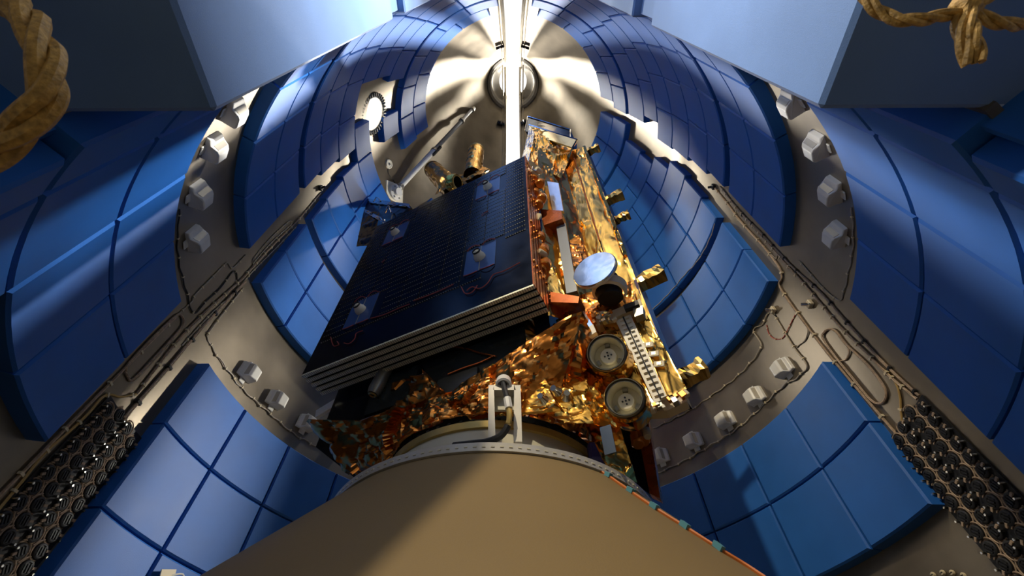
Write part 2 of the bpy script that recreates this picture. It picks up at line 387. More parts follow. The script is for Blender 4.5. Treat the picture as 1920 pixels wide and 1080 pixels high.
# ------------------------------------------------------------------ white hoods on the bare ring
def hood(px, py, label, sc_=1.0):
    p = wallpt(px, py, .0); a, z = azz(p); s = 1 if a > 0 else -1
    rt = empty('vent_hood', p, PI-a); k = sc_
    # local: x tangent, y inward, z up ; x grows towards larger azimuth on ... mirrored by s
    def P(x, y, zz): return Vector((-s*x*k, y*k, zz*k))
    prof_ = [(-.078, 0), (-.070, .082), (-.052, .094), (.012, .088), (.030, .076), (.052, .040), (.080, .026), (.084, 0)]
    zlo = [-.052, -.052, -.050, -.060, -.066, -.074, -.066, -.066]; zhi = [.062, .054, .048, .056, .066, .070, .062, .064]
    A_ = [P(x, y, z_) for (x, y), z_ in zip(prof_, zlo)]; B_ = [P(x, y, z_) for (x, y), z_ in zip(prof_, zhi)]; n_ = len(prof_)
    mb = MB(); mb.add(A_+B_, [tuple(range(n_)), tuple(reversed(range(n_, 2*n_)))]+[(q, q+1, n_+q+1, n_+q) for q in range(n_-1)]); o = mb.build('shell', PLASTIC, rt)
    bv = o.modifiers.new('bevel', 'BEVEL'); bv.width = .006; bv.segments = 2; bv.limit_method = 'ANGLE'; bv.angle_limit = D(25)
    W_ = [A_[4], A_[5], B_[5], B_[4]]; c = sum(W_, Vector())/4; n = (W_[1]-W_[0]).cross(W_[3]-W_[0]).normalized()
    if n.y < 0: n = -n
    V = [c+(x-c)*.78+n*.003 for x in W_]; mb = MB(); mb.add(V+[x-n*.006 for x in V], [(0, 1, 2, 3), (0, 1, 5, 4), (1, 2, 6, 5), (2, 3, 7, 6), (3, 0, 4, 7)]); mb.build('window', PLASTIC_T, rt)
    mb = MB(); mb.box((-.03, 0, -.10), (.03, .010, -.05), M=Matrix.Diagonal((k, k, k, 1)), ch=.004); mb.build('lip', PLASTIC, rt)
    mb = MB(); mb.box((-.02, 0, .08), (.02, .012, .115), M=Matrix.Diagonal((k, k, k, 1)), ch=.004); mb.build('tab', PLASTIC, rt)
    mb = MB(); mb.lathe([(.0, .018), (.008, .018), (.009, .01)], 8, M=frame((0, 0, .097*k), (0, 1, 0))); mb.build('screw', BOLTM, rt)
    rt.scale = (1.05,)*3
    tag(rt, label, 'vent hood', 'white hoods round the bare ring')
LH = [(430, 203), (392, 272), (364, 362), (359, 447), (461, 700), (514, 752), (571, 796), (629, 835)]
RH = [(1492, 186), (1541, 268), (1569, 355), (1577, 439), (1473, 692), (1420, 745), (1364, 790), (1303, 829), (1240, 858)]
for i, q in enumerate(LH):
    if i == 0: lab = 'white hood half hidden under the upper left blue block'
    elif i < 4: lab = 'white plastic hood on the left of the ring, %s above the cable raceway' % ['third', 'second', 'first'][i-1]
    else: lab = 'white plastic hood on the lower left ring, %s from the left cable raceway' % ORD[i-4]
    hood(*q, lab)
for i, q in enumerate(RH):
    if i < 4: lab = 'white plastic hood on the right of the ring, %s above the cable raceway' % ['fourth', 'third', 'second', 'first'][i]
    else: lab = 'white plastic hood on the lower right ring, %s from the right cable raceway' % ORD[i-4]
    hood(*q, lab)

# ------------------------------------------------------------------ cables on the wall
def cable(pix, label, r=.008, m=None, off=None, clips=0, clipm=None, name='cable', closed=False, wav=0.0, group='cables on the fairing wall'):
    m = m or CABLE; off = off if off is not None else r
    P = [wallpt(x, y, off) for x, y in pix]
    S = spline(P, 8, closed)
    if wav:
        out = []; acc = 0
        for i, p in enumerate(S):
            if i: acc += (p-S[i-1]).length
            out.append(p+Vector((0, 0, wav*math.sin(acc*38))))
        S = out
    mb = MB(); mb.tube(S, r, 6, closed); o = mb.build(name, m, None, True)
    tag(o, label, 'cable', group)
    if clips:
        ln = sum(((S[i+1]-S[i]).length for i in range(len(S)-1)), 0.0); step = clips; acc = step/2; d = 0
        for i in range(len(S)-1):
            seg = (S[i+1]-S[i]).length
            if d+seg >= acc:
                acc += step; p = S[i]; t = (S[i+1]-S[i]).normalized(); a, z = azz(p)
                n = Vector((-math.sin(a), -math.cos(a), 0)); M = frame(p, n, t)
                cb = MB(); cb.box((-r*.9, -r*1.9, -r), (r*.9, r*1.9, r*1.25), M); cb.build('clip', clipm or CLIP, o)
            d += seg
    return o
rz = random.Random(4)
# left raceway
cable([(-10, 934), (73, 851), (187, 735), (222, 700), (285, 636), (332, 590)], 'beige cable hugging the foam edge left of the black drums', .008, CABLE, clips=.28)
cable([(233, 693), (238, 707), (248, 711), (290, 668), (335, 618), (342, 603), (338, 592), (328, 592), (290, 627), (245, 674)], 'oblong loop of beige cable on the left raceway', .0085, CABLE, closed=True)
cable([(-10, 960), (36, 905), (80, 850), (120, 815), (160, 778), (188, 746), (205, 740), (225, 744), (254, 739)], 'yellowish cable running beside the left bank of drums and curling right at its top', .007, CABLE_Y, clips=.2)
cable([(254, 739), (285, 697), (330, 640), (380, 588), (430, 543), (455, 520), (487, 484), (520, 450), (560, 410), (600, 362)], 'clipped beige cable up the middle of the left raceway', .008, CABLE, clips=.17)
cable([(228, 790), (242, 770), (282, 725), (318, 684), (350, 645), (378, 613), (405, 583), (446, 540), (458, 528)], 'thick beige cable with black clamps on the left raceway', .011, CABLE, clips=.3, clipm=BLACK)
cable([(340, 648), (395, 588), (440, 548), (470, 512), (520, 462), (555, 425)], 'second thin cable beside the clipped one on the left raceway', .005, CABLE_T, clips=.15)
cable([(475, 496), (478, 489), (508, 455), (542, 424), (546, 418), (540, 416), (505, 448), (478, 480), (473, 490)], 'narrow thin cable loop low on the upper left raceway', .0045, CABLE_T, closed=True, clips=.12)
cable([(335, 392), (331, 455), (336, 500), (350, 552), (362, 588), (385, 565), (412, 540), (437, 508), (444, 525)], 'dark wavy lead down the left end of the ring', .005, BLACK, wav=.006, clips=.16)
cable([(332, 590), (358, 566), (364, 554), (395, 522), (420, 496), (427, 494), (436, 502), (460, 478)], 'thin tan lead crossing the ring above the left raceway', .005, CABLE_T, clips=.14)
cable([(455, 540), (425, 577), (391, 622), (389, 633), (396, 652), (438, 710), (452, 728), (500, 771), (550, 813), (600, 841), (645, 862), (690, 880)], 'wavy lead under the lower left hoods', .006, CABLE_T, wav=.008, clips=.13)
# right raceway
cable([(1342, 353), (1367, 384), (1380, 402), (1405, 432), (1433, 462), (1462, 500), (1468, 520), (1465, 540), (1510, 605), (1560, 670), (1630, 752), (1695, 827), (1745, 887), (1820, 977), (1915, 1085)], 'long beige cable down the lower edge of the right raceway', .009, CABLE, clips=.26)
cable([(1352, 350), (1375, 380), (1392, 400), (1420, 432), (1450, 466), (1480, 500), (1520, 545), (1575, 610), (1620, 655), (1660, 695), (1690, 722), (1722, 748)], 'clipped beige cable down the middle of the right raceway', .008, CABLE, clips=.14)
cable([(1388, 398), (1420, 428), (1455, 466), (1490, 503), (1540, 548), (1590, 605), (1640, 660), (1680, 700), (1726, 742)], 'dark cable with clamps along the upper edge of the right raceway', .008, CABLE, clips=.22, clipm=BLACK)
cable([(1378, 402), (1386, 397), (1420, 436), (1452, 470), (1458, 480), (1452, 482), (1420, 448), (1384, 412)], 'narrow thin cable loop on the upper right raceway', .0045, CABLE_T, closed=True, clips=.12)
cable([(1545, 635), (1548, 622), (1558, 617), (1570, 622), (1590, 647), (1630, 685), (1658, 722), (1664, 742), (1655, 756), (1635, 750), (1600, 708), (1565, 665)], 'oblong loop of beige cable on the right raceway', .0085, CABLE, closed=True)
cable([(1590, 647), (1594, 660), (1588, 674), (1578, 677)], 'short link across the right cable loop', .006, CABLE)
cable([(1655, 690), (1680, 715), (1690, 745), (1692, 775), (1700, 802), (1740, 848), (1790, 908), (1850, 975), (1925, 1062)], 'yellowish cable running beside the right bank of drums', .007, CABLE_Y, clips=.2)
cable([(1680, 812), (1735, 880), (1800, 955), (1860, 1025), (1905, 1085)], 'beige cable closest to the lower right foam corner', .008, CABLE, clips=.24)
cable([(1442, 587), (1428, 610), (1413, 620), (1428, 648), (1410, 678), (1377, 711), (1332, 744), (1300, 766), (1257, 789), (1225, 803)], 'wavy tan lead along the inner side of the lower right ring', .006, CABLE_T, wav=.008, clips=.2)
cable([(1452, 590), (1470, 620), (1492, 655), (1513, 684), (1500, 705), (1466, 727), (1426, 766), (1380, 806), (1335, 834), (1280, 866), (1220, 893)], 'wavy tan lead under the lower right hoods', .006, CABLE_T, wav=.008, clips=.16)
cable([(1516, 612), (1516, 625), (1508, 640), (1495, 652)], 'short wavy lead joining the right raceway to the ring', .005, CABLE_T, wav=.005)
cable([(1598, 388), (1601, 430), (1600, 470), (1592, 510), (1585, 540), (1576, 562), (1550, 545), (1500, 490)], 'wavy lead down the right end of the ring', .005, CABLE_T, wav=.006, clips=.16)
cable([(1438, 610), (1443, 627), (1455, 636), (1468, 634), (1476, 622), (1487, 600), (1493, 588)], 'thin red wire curl beside the right raceway', .004, REDW, clips=.08)
cable([(1356, 420), (1350, 440), (1336, 470), (1318, 497), (1296, 520), (1275, 545), (1255, 566), (1232, 588)], 'pale wavy lead along the dark joint of the far right foam', .005, CABLE_T, off=.10, wav=.005)
for (px, py, lab, nm) in ((1340, 350, 'small dark sensor at the top end of the right raceway', 'sensor'), (598, 352, 'small dark sensor at the top end of the left raceway', 'sensor'), (1452, 582, 'brass connector beside the lower right ring', 'connector'), (1522, 570, 'brass connector on the right raceway', 'connector')):
    p = wallpt(px, py, 0); a, z = azz(p); rt = empty(nm, p, PI-a); br = nm == 'connector'
    mb = MB(); mb.box((-.03, 0, -.03), (.03, .035, .03), ch=.006); mb.build('body', CLIP if br else BLACK, rt)
    mb = MB(); mb.tube([(0, .03, 0), (.01, .075, .012)], .014, 8); mb.build('barrel', STEEL if br else BLACK, rt)
    for q in (-.022, .022):
        mb = MB(); mb.lathe([(0, .045), (.007, .045), (.008, .035)], 8, M=frame((q, 0, q), (0, 1, 0))); mb.build('screw', BOLTM, rt)
    tag(rt, lab, nm)

# ------------------------------------------------------------------ banks of black drums with looped cable
dm = MB(); dm.lathe([(0, .026), (.022, .026), (.026, .030), (.031, .030), (.036, .026), (.036, .0)], 16, M=frame((0, 0, 0), (0, 1, 0)), mi=0)
DRUM = dm.build('drum', BLACK, None, True).data
gm = MB()
for k in range(3): gm.box((-.024+.016*k, .025, -.018), (-.016+.016*k, .033, .018))
RIB = gm.build('rib', BLACK).data
lm = MB(); lm.tube([(.042*math.cos(t), .014, .042*math.sin(t)) for t in [D(80)+D(215)*i/14 for i in range(15)]], .0045, 6)
lm.tube([(.049*math.cos(t), .022, .049*math.sin(t)) for t in [D(95)+D(170)*i/12 for i in range(13)]], .004, 6)
LOOP = lm.build('cable_loop', CABLE, None, True).data
pm = MB(); pm.lathe([(0, .044), (.006, .044), (.007, .040), (.005, .0)], 8, M=frame((.034, 0, .026), (0, 1, 0))); PIN = pm.build('pin', STEEL).data
tm = MB(); tm.box((.024, .026, -.006), (.046, .034, .006)); STRAP = tm.build('strap', CABLE).data
for o in [x for x in COL.objects if x.name in ('drum', 'rib', 'cable_loop', 'pin', 'strap') and x.parent is None]: bpy.data.objects.remove(o)
def drum(a, z, flip, label):
    p = pol(a, wall_r(z), z); rt = empty('cable_drum', p, PI-a)
    for nm_, me in (('drum', DRUM), ('rib', RIB), ('cable_loop', LOOP), ('pin', PIN), ('strap', STRAP)):
        c = link(nm_, me, rt)
        if nm_ != 'drum': c.rotation_euler = (0, flip, 0)
    tag(rt, label, 'cable drum', 'banks of black cable drums')
a0, z0 = azz(wallpt(193, 769, .03)); a1, z1 = azz(wallpt(55, 913, .03)); aw, zw = azz(wallpt(217, 778, .03)); ab, zb = azz(wallpt(213, 824, .03))
stz = (z1-z0)/6; sta = (a1-a0)/6
colsL = [(0, 0), (aw-a0, zw-z0), (ab-a0-sta*1.0, zb-z0-stz*1.0), (ab-a0-sta*1.0+(aw-a0), zb-z0-stz*1.0+(zw-z0))]
CN = ['outermost', 'second', 'third', 'innermost']
for s in (-1, 1):
    for i in range(13):
        for j, (da, dz) in enumerate(colsL):
            if i == 0 and j == 3: continue
            a = a0+sta*i+da; z = z0+stz*i+dz
            side = 'left' if s < 0 else 'right'
            if s > 0: a = -a-D(.5); z = z+.012
            drum(a, z, D(40) if (j % 2 == 0) == (s < 0) else D(200), 'black cable drum on the %s raceway, %s row from the top, %s column' % (side, ORD[i], CN[j]))

for s in (-1, 1):
    mb = MB(); V = []; Fs = []; n = 6; zz_ = [z0+.07, z0+stz*13-.1]
    cols_a = [c[0] for c in colsL]; lo_a, hi_a = min(cols_a)-.022, max(cols_a)+.022
    for lay, off in ((0, .004), (1, .012)):
        for z_, i_ in ((zz_[0], -.8), (zz_[1], 13)):
            for k in range(n+1):
                a = a0+sta*i_+lo_a+(hi_a-lo_a)*k/n
                if s > 0: a = -a-D(.5)
                V.append(pol(a, wall_r(z_)-off, z_))
    m_ = n+1
    for k in range(n): Fs += [(2*m_+k, 2*m_+k+1, 3*m_+k+1, 3*m_+k), (k, k+1, m_+k+1, m_+k), (k, k+1, 2*m_+k+1, 2*m_+k), (m_+k, m_+k+1, 3*m_+k+1, 3*m_+k)]
    Fs += [(0, m_, 3*m_, 2*m_), (n, m_+n, 3*m_+n, 2*m_+n)]
    mb.add(V, Fs); o = mb.build('mounting_strip', BLACK); tag(o, 'black mounting strip under the %s bank of cable drums' % ('left' if s < 0 else 'right'), 'mounting strip')
# ------------------------------------------------------------------ round access port, strut, fittings on the left ogive
p = wallpt(696, 213, .01); a, z = azz(p); inw = Vector((-math.sin(a)*.93, -math.cos(a)*.93, -.36))
rt = empty('access_port', p); M = frame((0, 0, 0), inw)
mb = MB(); mb.lathe([(0, .012), (.235, .012), (.24, 0)], 40, M); mb.build('glow_disc', PORT, rt)  # glowing disc in place of a hole open to daylight
mb = MB(); mb.lathe([(.24, 0), (.24, .022), (.285, .022), (.29, 0)], 40, M); mb.build('rim', TRIM, rt, True)
for k in range(36):
    t = 2*PI*k/36; mb = MB(); mb.box((-.008, -.008, 0), (.045, .008, .04), M @ Matrix.Rotation(t, 4, 'Z') @ Matrix.Translation((.27, 0, 0))); mb.build('tooth', BOLTM, rt)
tag(rt, 'round bright white access port ringed by small teeth, upper left', 'access port')

pa, pb = wallpt(740, 358, .05), wallpt(884, 204, .06)
rt = empty('strut', pa); d = pb-pa; ln = d.length; M = frame((0, 0, 0), d)
mb = MB()
mb.tube([M @ Vector((0, 0, t)) for t in (0, ln*.42)], .05, 10); mb.build('tube', PLASTIC, rt, True)
mb = MB(); mb.tube([M @ Vector((0, 0, t)) for t in (ln*.40, ln*.80)], .043, 10); mb.build('tube', GREYM, rt, True)
mb = MB(); mb.tube([M @ Vector((0, 0, t)) for t in (ln*.79, ln)], .035, 10); mb.build('rod', PLASTIC, rt, True)
for t in (.02, .40, .79, .96):
    mb = MB(); mb.tube([M @ Vector((0, 0, ln*t)), M @ Vector((0, 0, ln*(t+.018)))], .064, 10); mb.build('collar', BOLTM, rt, True)
mb = MB(); mb.box((.03, -.02, ln*.36), (.08, .02, ln*.46), M); mb.build('bracket', BLACK, rt)
tag(rt, 'long pale strut leaning across the bare metal nose wall', 'strut')
p = wallpt(738, 362, .0); a, z = azz(p); rt = empty('strut_mount', p); M = frame((0, 0, 0), (-math.sin(a), -math.cos(a), -.4))
mb = MB(); mb.box((-.20, -.15, 0), (.20, .17, .03), M, ch=.012); mb.build('plate', CREAM, rt)
mb = MB(); mb.lathe([(.13, .03), (.13, .07), (.08, .085), (.07, .13), (0, .13)], 20, M); mb.build('hub', PLASTIC, rt, True)
for k in range(6):
    t = 2*PI*k/6; mb = MB(); mb.lathe([(.014, .03), (.014, .09), (0, .092)], 6, M @ Matrix.Translation((.105*math.cos(t), .105*math.sin(t), 0))); mb.build('bolt', BOLTM, rt)
tag(rt, 'cream bolted mount at the foot of the pale strut', 'mount')
p = wallpt(728, 308, .0); a, z = azz(p); rt = empty('wall_disc', p); M = frame((0, 0, 0), (-math.sin(a), -math.cos(a), -.4))
mb = MB(); mb.lathe([(0, .02), (.05, .02), (.055, .028), (.075, .028), (.08, 0)], 20, M); mb.build('disc', CREAM, rt, True)
mb = MB(); mb.lathe([(0, .032), (.02, .03), (.022, .02)], 10, M); mb.build('button', BOLTM, rt)
tag(rt, 'small pale round disc on the bare wall above the strut mount', 'disc')
cable([(727, 314), (728, 326), (738, 340), (744, 352)], 'thin black lead from the pale disc to the strut mount', .006, BLACK)

# ------------------------------------------------------------------ payload adapter
AX, AY = -.113, 0.0
ad = empty('payload_adapter', (AX, AY, 0))
mb = MB(); mb.lathe([(1.86, -.15), (.80, 1.045)], 128); mb.build('cone', ADAPT, ad, True)
mb = MB(); mb.lathe([(.785, 1.03), (.822, 1.035), (.822, 1.072), (.70, 1.078), (.70, 1.05)], 128); mb.build('flange', FLANGE, ad, True)
mb = MB(); mb.lathe([(.70, 1.06), (.585, 1.31), (.55, 1.31)], 96); mb.build('inner_wall', RINGW, ad, True)
mb = MB(); mb.lathe([(.55, 1.305), (.60, 1.31), (.602, 1.345), (.572, 1.372), (.54, 1.375)], 96); mb.build('clamp_ring', RINGG, ad, True)
for k in range(72):
    t = PI+PI*(k+.5)/72; mb = MB(); mb.box((-.007, -.002, 1.050), (.007, .002, 1.056), M=Matrix.Translation((.8225*math.cos(t), .8225*math.sin(t), 0)) @ Matrix.Rotation(t+PI/2, 4, 'Z')); mb.build('slot', CUPG, ad)
for k in range(30):
    t = PI+PI*(k+.5)/30; mb = MB(); mb.lathe([(.008, 0), (.008, .007), (0, .008)], 6, frame((.589*math.cos(t), .589*math.sin(t), 1.357), (math.cos(t), math.sin(t), .9))); mb.build('bolt', BLACK, ad)
tag(ad, 'broad brown conical payload adapter under the satellite', 'adapter')
def ring_pts(r, z, t0, t1, n=30, jit=0, seed=0):
    q = random.Random(seed); return [Vector((AX+(r+q.uniform(-jit, jit))*math.cos(D(t0+(t1-t0)*i/n)), AY+(r+q.uniform(-jit, jit))*math.sin(D(t0+(t1-t0)*i/n)), z+q.uniform(-jit, jit))) for i in range(n+1)]
for (r, z, t0, t1, m, lab, sd) in ((.665, 1.125, 205, 318, BLACK, 'black harness lying round the adapter ring', 1), (.69, 1.105, 215, 275, BLACK, 'second black harness on the left of the adapter ring', 2), (.64, 1.17, 268, 335, BLACK, 'black harness on the right of the adapter ring', 3)):
    mb = MB(); mb.tube(spline(ring_pts(r, z, t0, t1, 24, .006, sd), 4), .012, 6); o = mb.build('harness', m, None, True); tag(o, lab, 'cable', 'harness on the adapter')
    q = ring_pts(r, z, t0, t1, 12, 0)
    for p in q[1:-1:1]:
        mb = MB(); mb.box((-.008, -.017, -.016), (.008, .017, .016), frame(p, (0, 0, 1), p-Vector((AX, AY, p.z)))); mb.build('tie', TEALTAG if sd == 2 else LABELW, o)
# orange wire on the right flank of the adapter
def conept(px, py, off=.006):
    d = ray(px, py); t = np.linspace(.3, 4, 2000); P = CAM+t[:, None]*d
    rr = np.hypot(P[:, 0]-AX, P[:, 1]-AY)-(.80+(1.045-P[:, 2])*(1.06/1.195))-off
    i = np.where((rr[:-1] > 0) & (rr[1:] <= 0))[0]
    return Vector(P[i[0]]) if len(i) else Vector(P[int(np.argmin(np.abs(rr)))])
W = [conept(*q) for q in ((1112, 876), (1140, 892), (1182, 921), (1226, 951), (1283, 987), (1346, 1027), (1400, 1060), (1445, 1090))]
mb = MB(); mb.tube(spline(W, 4), .006, 6); o = mb.build('wire', ORANGEW, None, True); tag(o, 'orange wire with blue tags running down the right flank of the adapter', 'cable')
for q in ((1140, 892), (1182, 921), (1226, 951), (1283, 987), (1346, 1027)):
    p = conept(*q); mb = MB(); mb.box((-.016, -.009, -.004), (.016, .009, .013), frame(p, (p.x-AX, p.y-AY, .9), (0, 0, 1))); mb.build('tag', TEALTAG, o)
# violet connector
p = Vector(aty(1120, 850, -.42)); rt = empty('connector', p)
mb = MB(); mb.box((-.045, -.03, -.05), (.045, .03, .05), ch=.012); mb.build('body', BLUECON, rt)
mb = MB(); mb.tube([(.03*math.cos(t), -.035, .05+.05*math.sin(t)) for t in [PI*i/10 for i in range(11)]], .006, 6); mb.build('bail', LABELW, rt, True)
mb = MB(); mb.tube([(-.02, 0, -.05), (-.05, .0, -.09), (-.12, .0, -.10)], .012, 6); mb.build('lead', CREAM, rt, True)
tag(rt, 'violet connector with a wire bail at the right of the adapter ring', 'connector')

# portal bracket with plug and cable
yb = -.72
def B(px, py, y=yb): return Vector(aty(px, py, y))
rt = empty('umbilical_bracket', B(942, 830)); O_ = rt.location.copy()
def leg(x0, x1, ytop, ybot):
    a, b, c, d_ = B(x0, ytop)-O_, B(x1, ytop)-O_, B(x1+3, ybot)-O_, B(x0-1, ybot)-O_
    mb = MB(); V = [a, b, c, d_]; V2 = [x+Vector((0, .05, 0)) for x in V]
    mb.add(V+V2, [(0, 1, 2, 3), (7, 6, 5, 4), (0, 4, 5, 1), (1, 5, 6, 2), (2, 6, 7, 3), (3, 7, 4, 0)]); return mb
leg(916, 926, 722, 826).build('leg', FLANGE, rt); leg(964, 976, 722, 828).build('leg', FLANGE, rt); leg(926, 964, 721, 731).build('crossbar', FLANGE, rt)
mb = MB(); a, b = B(926, 731)-O_, B(964, 755)-O_; mb.box((a.x, .05, b.z), (b.x, .065, a.z)); mb.build('plate', CUPG, rt)
pc = B(944, 714)-O_+Vector((0, .02, 0)); mb = MB(); mb.lathe([(.038, -.03), (.040, .0), (.040, .035), (.030, .04), (.027, .02), (0, .02)], 20, frame(pc, (0, -.5, -.86))); mb.build('plug', LABELW, rt, True)
mb = MB(); mb.lathe([(0, .035), (.018, .035), (.02, .0)], 14, frame(pc, (0, -.5, -.86))); mb.build('core', BLACK, rt, True)
tag(rt, 'white portal bracket standing on the adapter ring before the foil', 'bracket')
S = [B(943, 722, yb-.03), B(947, 735, yb-.05), B(952, 752, yb-.06)]
cb = empty('umbilical_cable', S[0]); o0 = cb.location.copy()
path = [B(x, y, yy)-o0 for x, y, yy in ((943, 718, -.73), (948, 736, -.76), (952, 752, -.77), (955, 775, -.77), (953, 795, -.76), (940, 816, -.74), (915, 828, -.72), (885, 832, -.70), (850, 836, -.67))]
SP = spline(path, 8); n = len(SP)
mb = MB(); mb.tube(SP[:int(n*.24)], .013, 8); mb.build('upper_jacket', BLACK, cb, True)
mb = MB(); mb.tube(SP[int(n*.22):int(n*.34)], .018, 8); mb.build('sleeve', LABELW, cb, True)
mb = MB(); mb.tube(SP[int(n*.33):int(n*.52)], .013, 8); mb.build('yellow_jacket', RINGG, cb, True)
mb = MB(); mb.tube(SP[int(n*.51):], .015, 8); mb.build('lower_jacket', BLACK, cb, True)
tag(cb, 'black umbilical cable with white sleeve and yellow section hanging from the bracket', 'cable')

# ------------------------------------------------------------------ the satellite
SAT = empty('satellite', (SO[0], SO[1], 0), SA)
tag(SAT, 'gold-foil satellite with a dark folded solar array, standing on the adapter', 'satellite')
rnd = random.Random(11)
from mathutils import noise as mnoise
def crease(p, seed, freq):
    o = Vector((seed*3.7, seed*1.3, -seed*2.1)); h = 0; a = 1.0; f = freq
    for k in range(3):
        q = p*f+o; d, c = mnoise.voronoi(q); c0 = c[0]; w_ = mnoise.noise_vector(c0*5.3)
        h += a*(w_.dot(q-c0)*1.5+(d[1]-d[0])*.35); f *= 2.1; a *= .42
    return h
def foil(name, fn, ns, nt, amp, m, seed=0, parent=SAT, jit=.35, two=False, aniso=(1, 1), smooth=False, freq=5.0):
    """crumpled sheet: fn(s,t)->point on the smooth surface, folded along random creases"""
    A0 = fn(0, .5); B0 = fn(1, .5); C0 = fn(.5, 0); D0 = fn(.5, 1); V = []
    ns, nt = ns*4, nt*4
    sc3 = Vector((1, 1, 1.0/aniso[1] if aniso[1] > 1 else 1.0))
    if aniso[0] > 1: sc3 = Vector((1, 1, .45))
    def N(s, t):
        e = 1e-3; a = fn(min(1, s+e), t)-fn(max(0, s-e), t); b = fn(s, min(1, t+e))-fn(s, max(0, t-e)); n = a.cross(b)
        return n.normalized() if n.length > 1e-12 else Vector((0, -1, 0))
    for i in range(ns+1):
        for j in range(nt+1):
            s = i/ns; t = j/nt; p = fn(s, t)
            pp = Vector((p.x*sc3.x, p.y*sc3.y, p.z*sc3.z))
            V.append(p+N(s, t)*amp*1.3*crease(pp, seed, freq)*(.5 if i in (0, ns) or j in (0, nt) else 1))
    Fs = [(i*(nt+1)+j, (i+1)*(nt+1)+j, (i+1)*(nt+1)+j+1, i*(nt+1)+j+1) for i in range(ns) for j in range(nt)]
    mb = MB(); mb.add(V, Fs); o = mb.build(name, m, parent, False); o.data.polygons.foreach_set('use_smooth', [True]*len(Fs)); o.data.set_sharp_from_angle(angle=D(28)); return o
def quadfn(a, b, c, d):           # bilinear patch: s from a->b, t from a->d
    a, b, c, d = map(Vector, (a, b, c, d))
    return lambda s, t: a*(1-s)*(1-t)+b*s*(1-t)+c*s*t+d*(1-s)*t
def boxfoil(name, lo, hi, amp, m, n=6, seed=0, sides='xXyYzZ', parent=SAT):
    """crumpled wrapped box as one part"""
    (a, b, c), (d, e, f) = lo, hi; q = random.Random(seed); bm = bmesh.new(); bmesh.ops.create_cube(bm, size=1)
    for v in bm.verts: v.co = Vector(((a+d)/2+v.co.x*(d-a), (b+e)/2+v.co.y*(e-b), (c+f)/2+v.co.z*(f-c)))
    bmesh.ops.subdivide_edges(bm, edges=list(bm.edges), cuts=n, use_grid_fill=True)
    for v in bm.verts: v.co += Vector((q.uniform(-1, 1), q.uniform(-1, 1), q.uniform(-1, 1)))*amp
    bmesh.ops.triangulate(bm, faces=list(bm.faces)); me = bpy.data.meshes.new(name); bm.to_mesh(me); bm.free(); me.materials.append(m)
    return link(name, me, parent)
# --- bus
mb = MB(); mb.box((-1.0, -.47, 1.62), (.57, .62, 3.95)); mb.build('bus', PANELD, SAT)
# --- folded solar array: five panels
U0, U1, ZB, ZT = -1.055, .592, 2.0, 4.0
for i in range(5):
    v0 = -.74+.046*i; pn = MB(); pn.box((U0, v0, ZB+.004), (U1-.004, v0+.022, ZT)); P_ = pn.build('solar_panel', PANELD, SAT)
    mb = MB(); mb.box((U0, v0-.001, ZB-.010), (U1, v0+.023, ZB+.004)); mb.build('bottom_edge', EDGE, P_)
    mb = MB(); mb.box((U1-.004, v0-.001, ZB), (U1+.004, v0+.03, ZT)); mb.build('side_edge', KAPTON_D, P_)
    tk = MB()
    for k in range(110):
        u = U0+.01+(U1-U0-.02)*k/109; tk.box((u-.0018, v0-.002, ZB-.0105), (u+.0018, v0+.024, ZB-.008))
    tk.build('edge_ticks', TICK, P_)['kind'] = 'stuff'
    for k in range(4):
        z = ZB+.25+k*.5; mb = MB(); mb.tube([(U1+.006, v0+.013, z), (U1+.016, v0+.013, z)], .012, 8); mb.build('hinge_pin', COPPER, P_)
    if i == 0: FRONT = P_
# cells on the front panel: 10 columns x 29 rows above the bare lower band
cw, ch_ = (U1-U0-.06)/10, (ZT-2.30)/28
cm = MB(); cm.box((-cw/2+.004, -.004, -ch_/2+.004), (cw/2-.004, .0, ch_/2-.004)); cellme = cm.build('c', CELL); CD = cellme.data; bpy.data.objects.remove(cellme)
bl = MB()
HD = [L(742, 437, -.745), L(915, 352, -.745), L(900, 483, -.745), L(677, 582, -.745)]
for i in range(10):
    u = U0+.03+cw*(i+.5)
    for j in range(28):
        z = 2.28+ch_*(j+.5)
        if u > .30 and z < 2.62: continue
        if any(abs(u-h.x) < .12 and abs(z-h.z) < .16 for h in HD): continue
        o = link('solar_cell', CD, FRONT); o.location = (u, -.7405, z)
        for q in range(9): bl.box((u-cw/2+.01+q*cw/9, -.7462, z-ch_/2-.0018), (u-cw/2+.01+q*cw/9+.007, -.7405, z-ch_/2+.0018))
b_ = bl.build('busbar_dashes', CELLLINE, FRONT); b_['kind'] = 'stuff'
for h in HD:
    mb = MB(); mb.box((h.x-.115, -.744, h.z-.15), (h.x+.115, -.7405, h.z+.15)); pt = mb.build('hold_down_patch', BLUEPATCH, SAT)
    mb = MB(); mb.box((h.x-.003, -.746, h.z-.15), (h.x+.003, -.7435, h.z+.15)); mb.build('seam', CELLLINE, pt)
    mb = MB(); mb.lathe([(.042, 0), (.040, .02), (.022, .055), (.0, .066)], 16, frame((h.x, -.744, h.z), (0, -1, 0))); mb.build('hold_down_cone', CREAM, pt, True)
    mb = MB(); mb.lathe([(.028, .05), (.030, .056), (.026, .062)], 12, frame((h.x, -.744, h.z), (0, -1, 0))); mb.build('collar', BLACK, pt)
    for sx in (-1, 1):
        for sz in (-1, 1):
            x0 = h.x+sx*.06; z0_ = h.z+sz*.15
            mb = MB(); mb.tube(spline([(x0-.05, -.748, z0_), (x0-.02, -.756, z0_+sz*.02), (x0+.02, -.756, z0_+sz*.022), (x0+.05, -.748, z0_+sz*.004)], 4), .0035, 5); mb.build('wire_loop', REDW, pt)
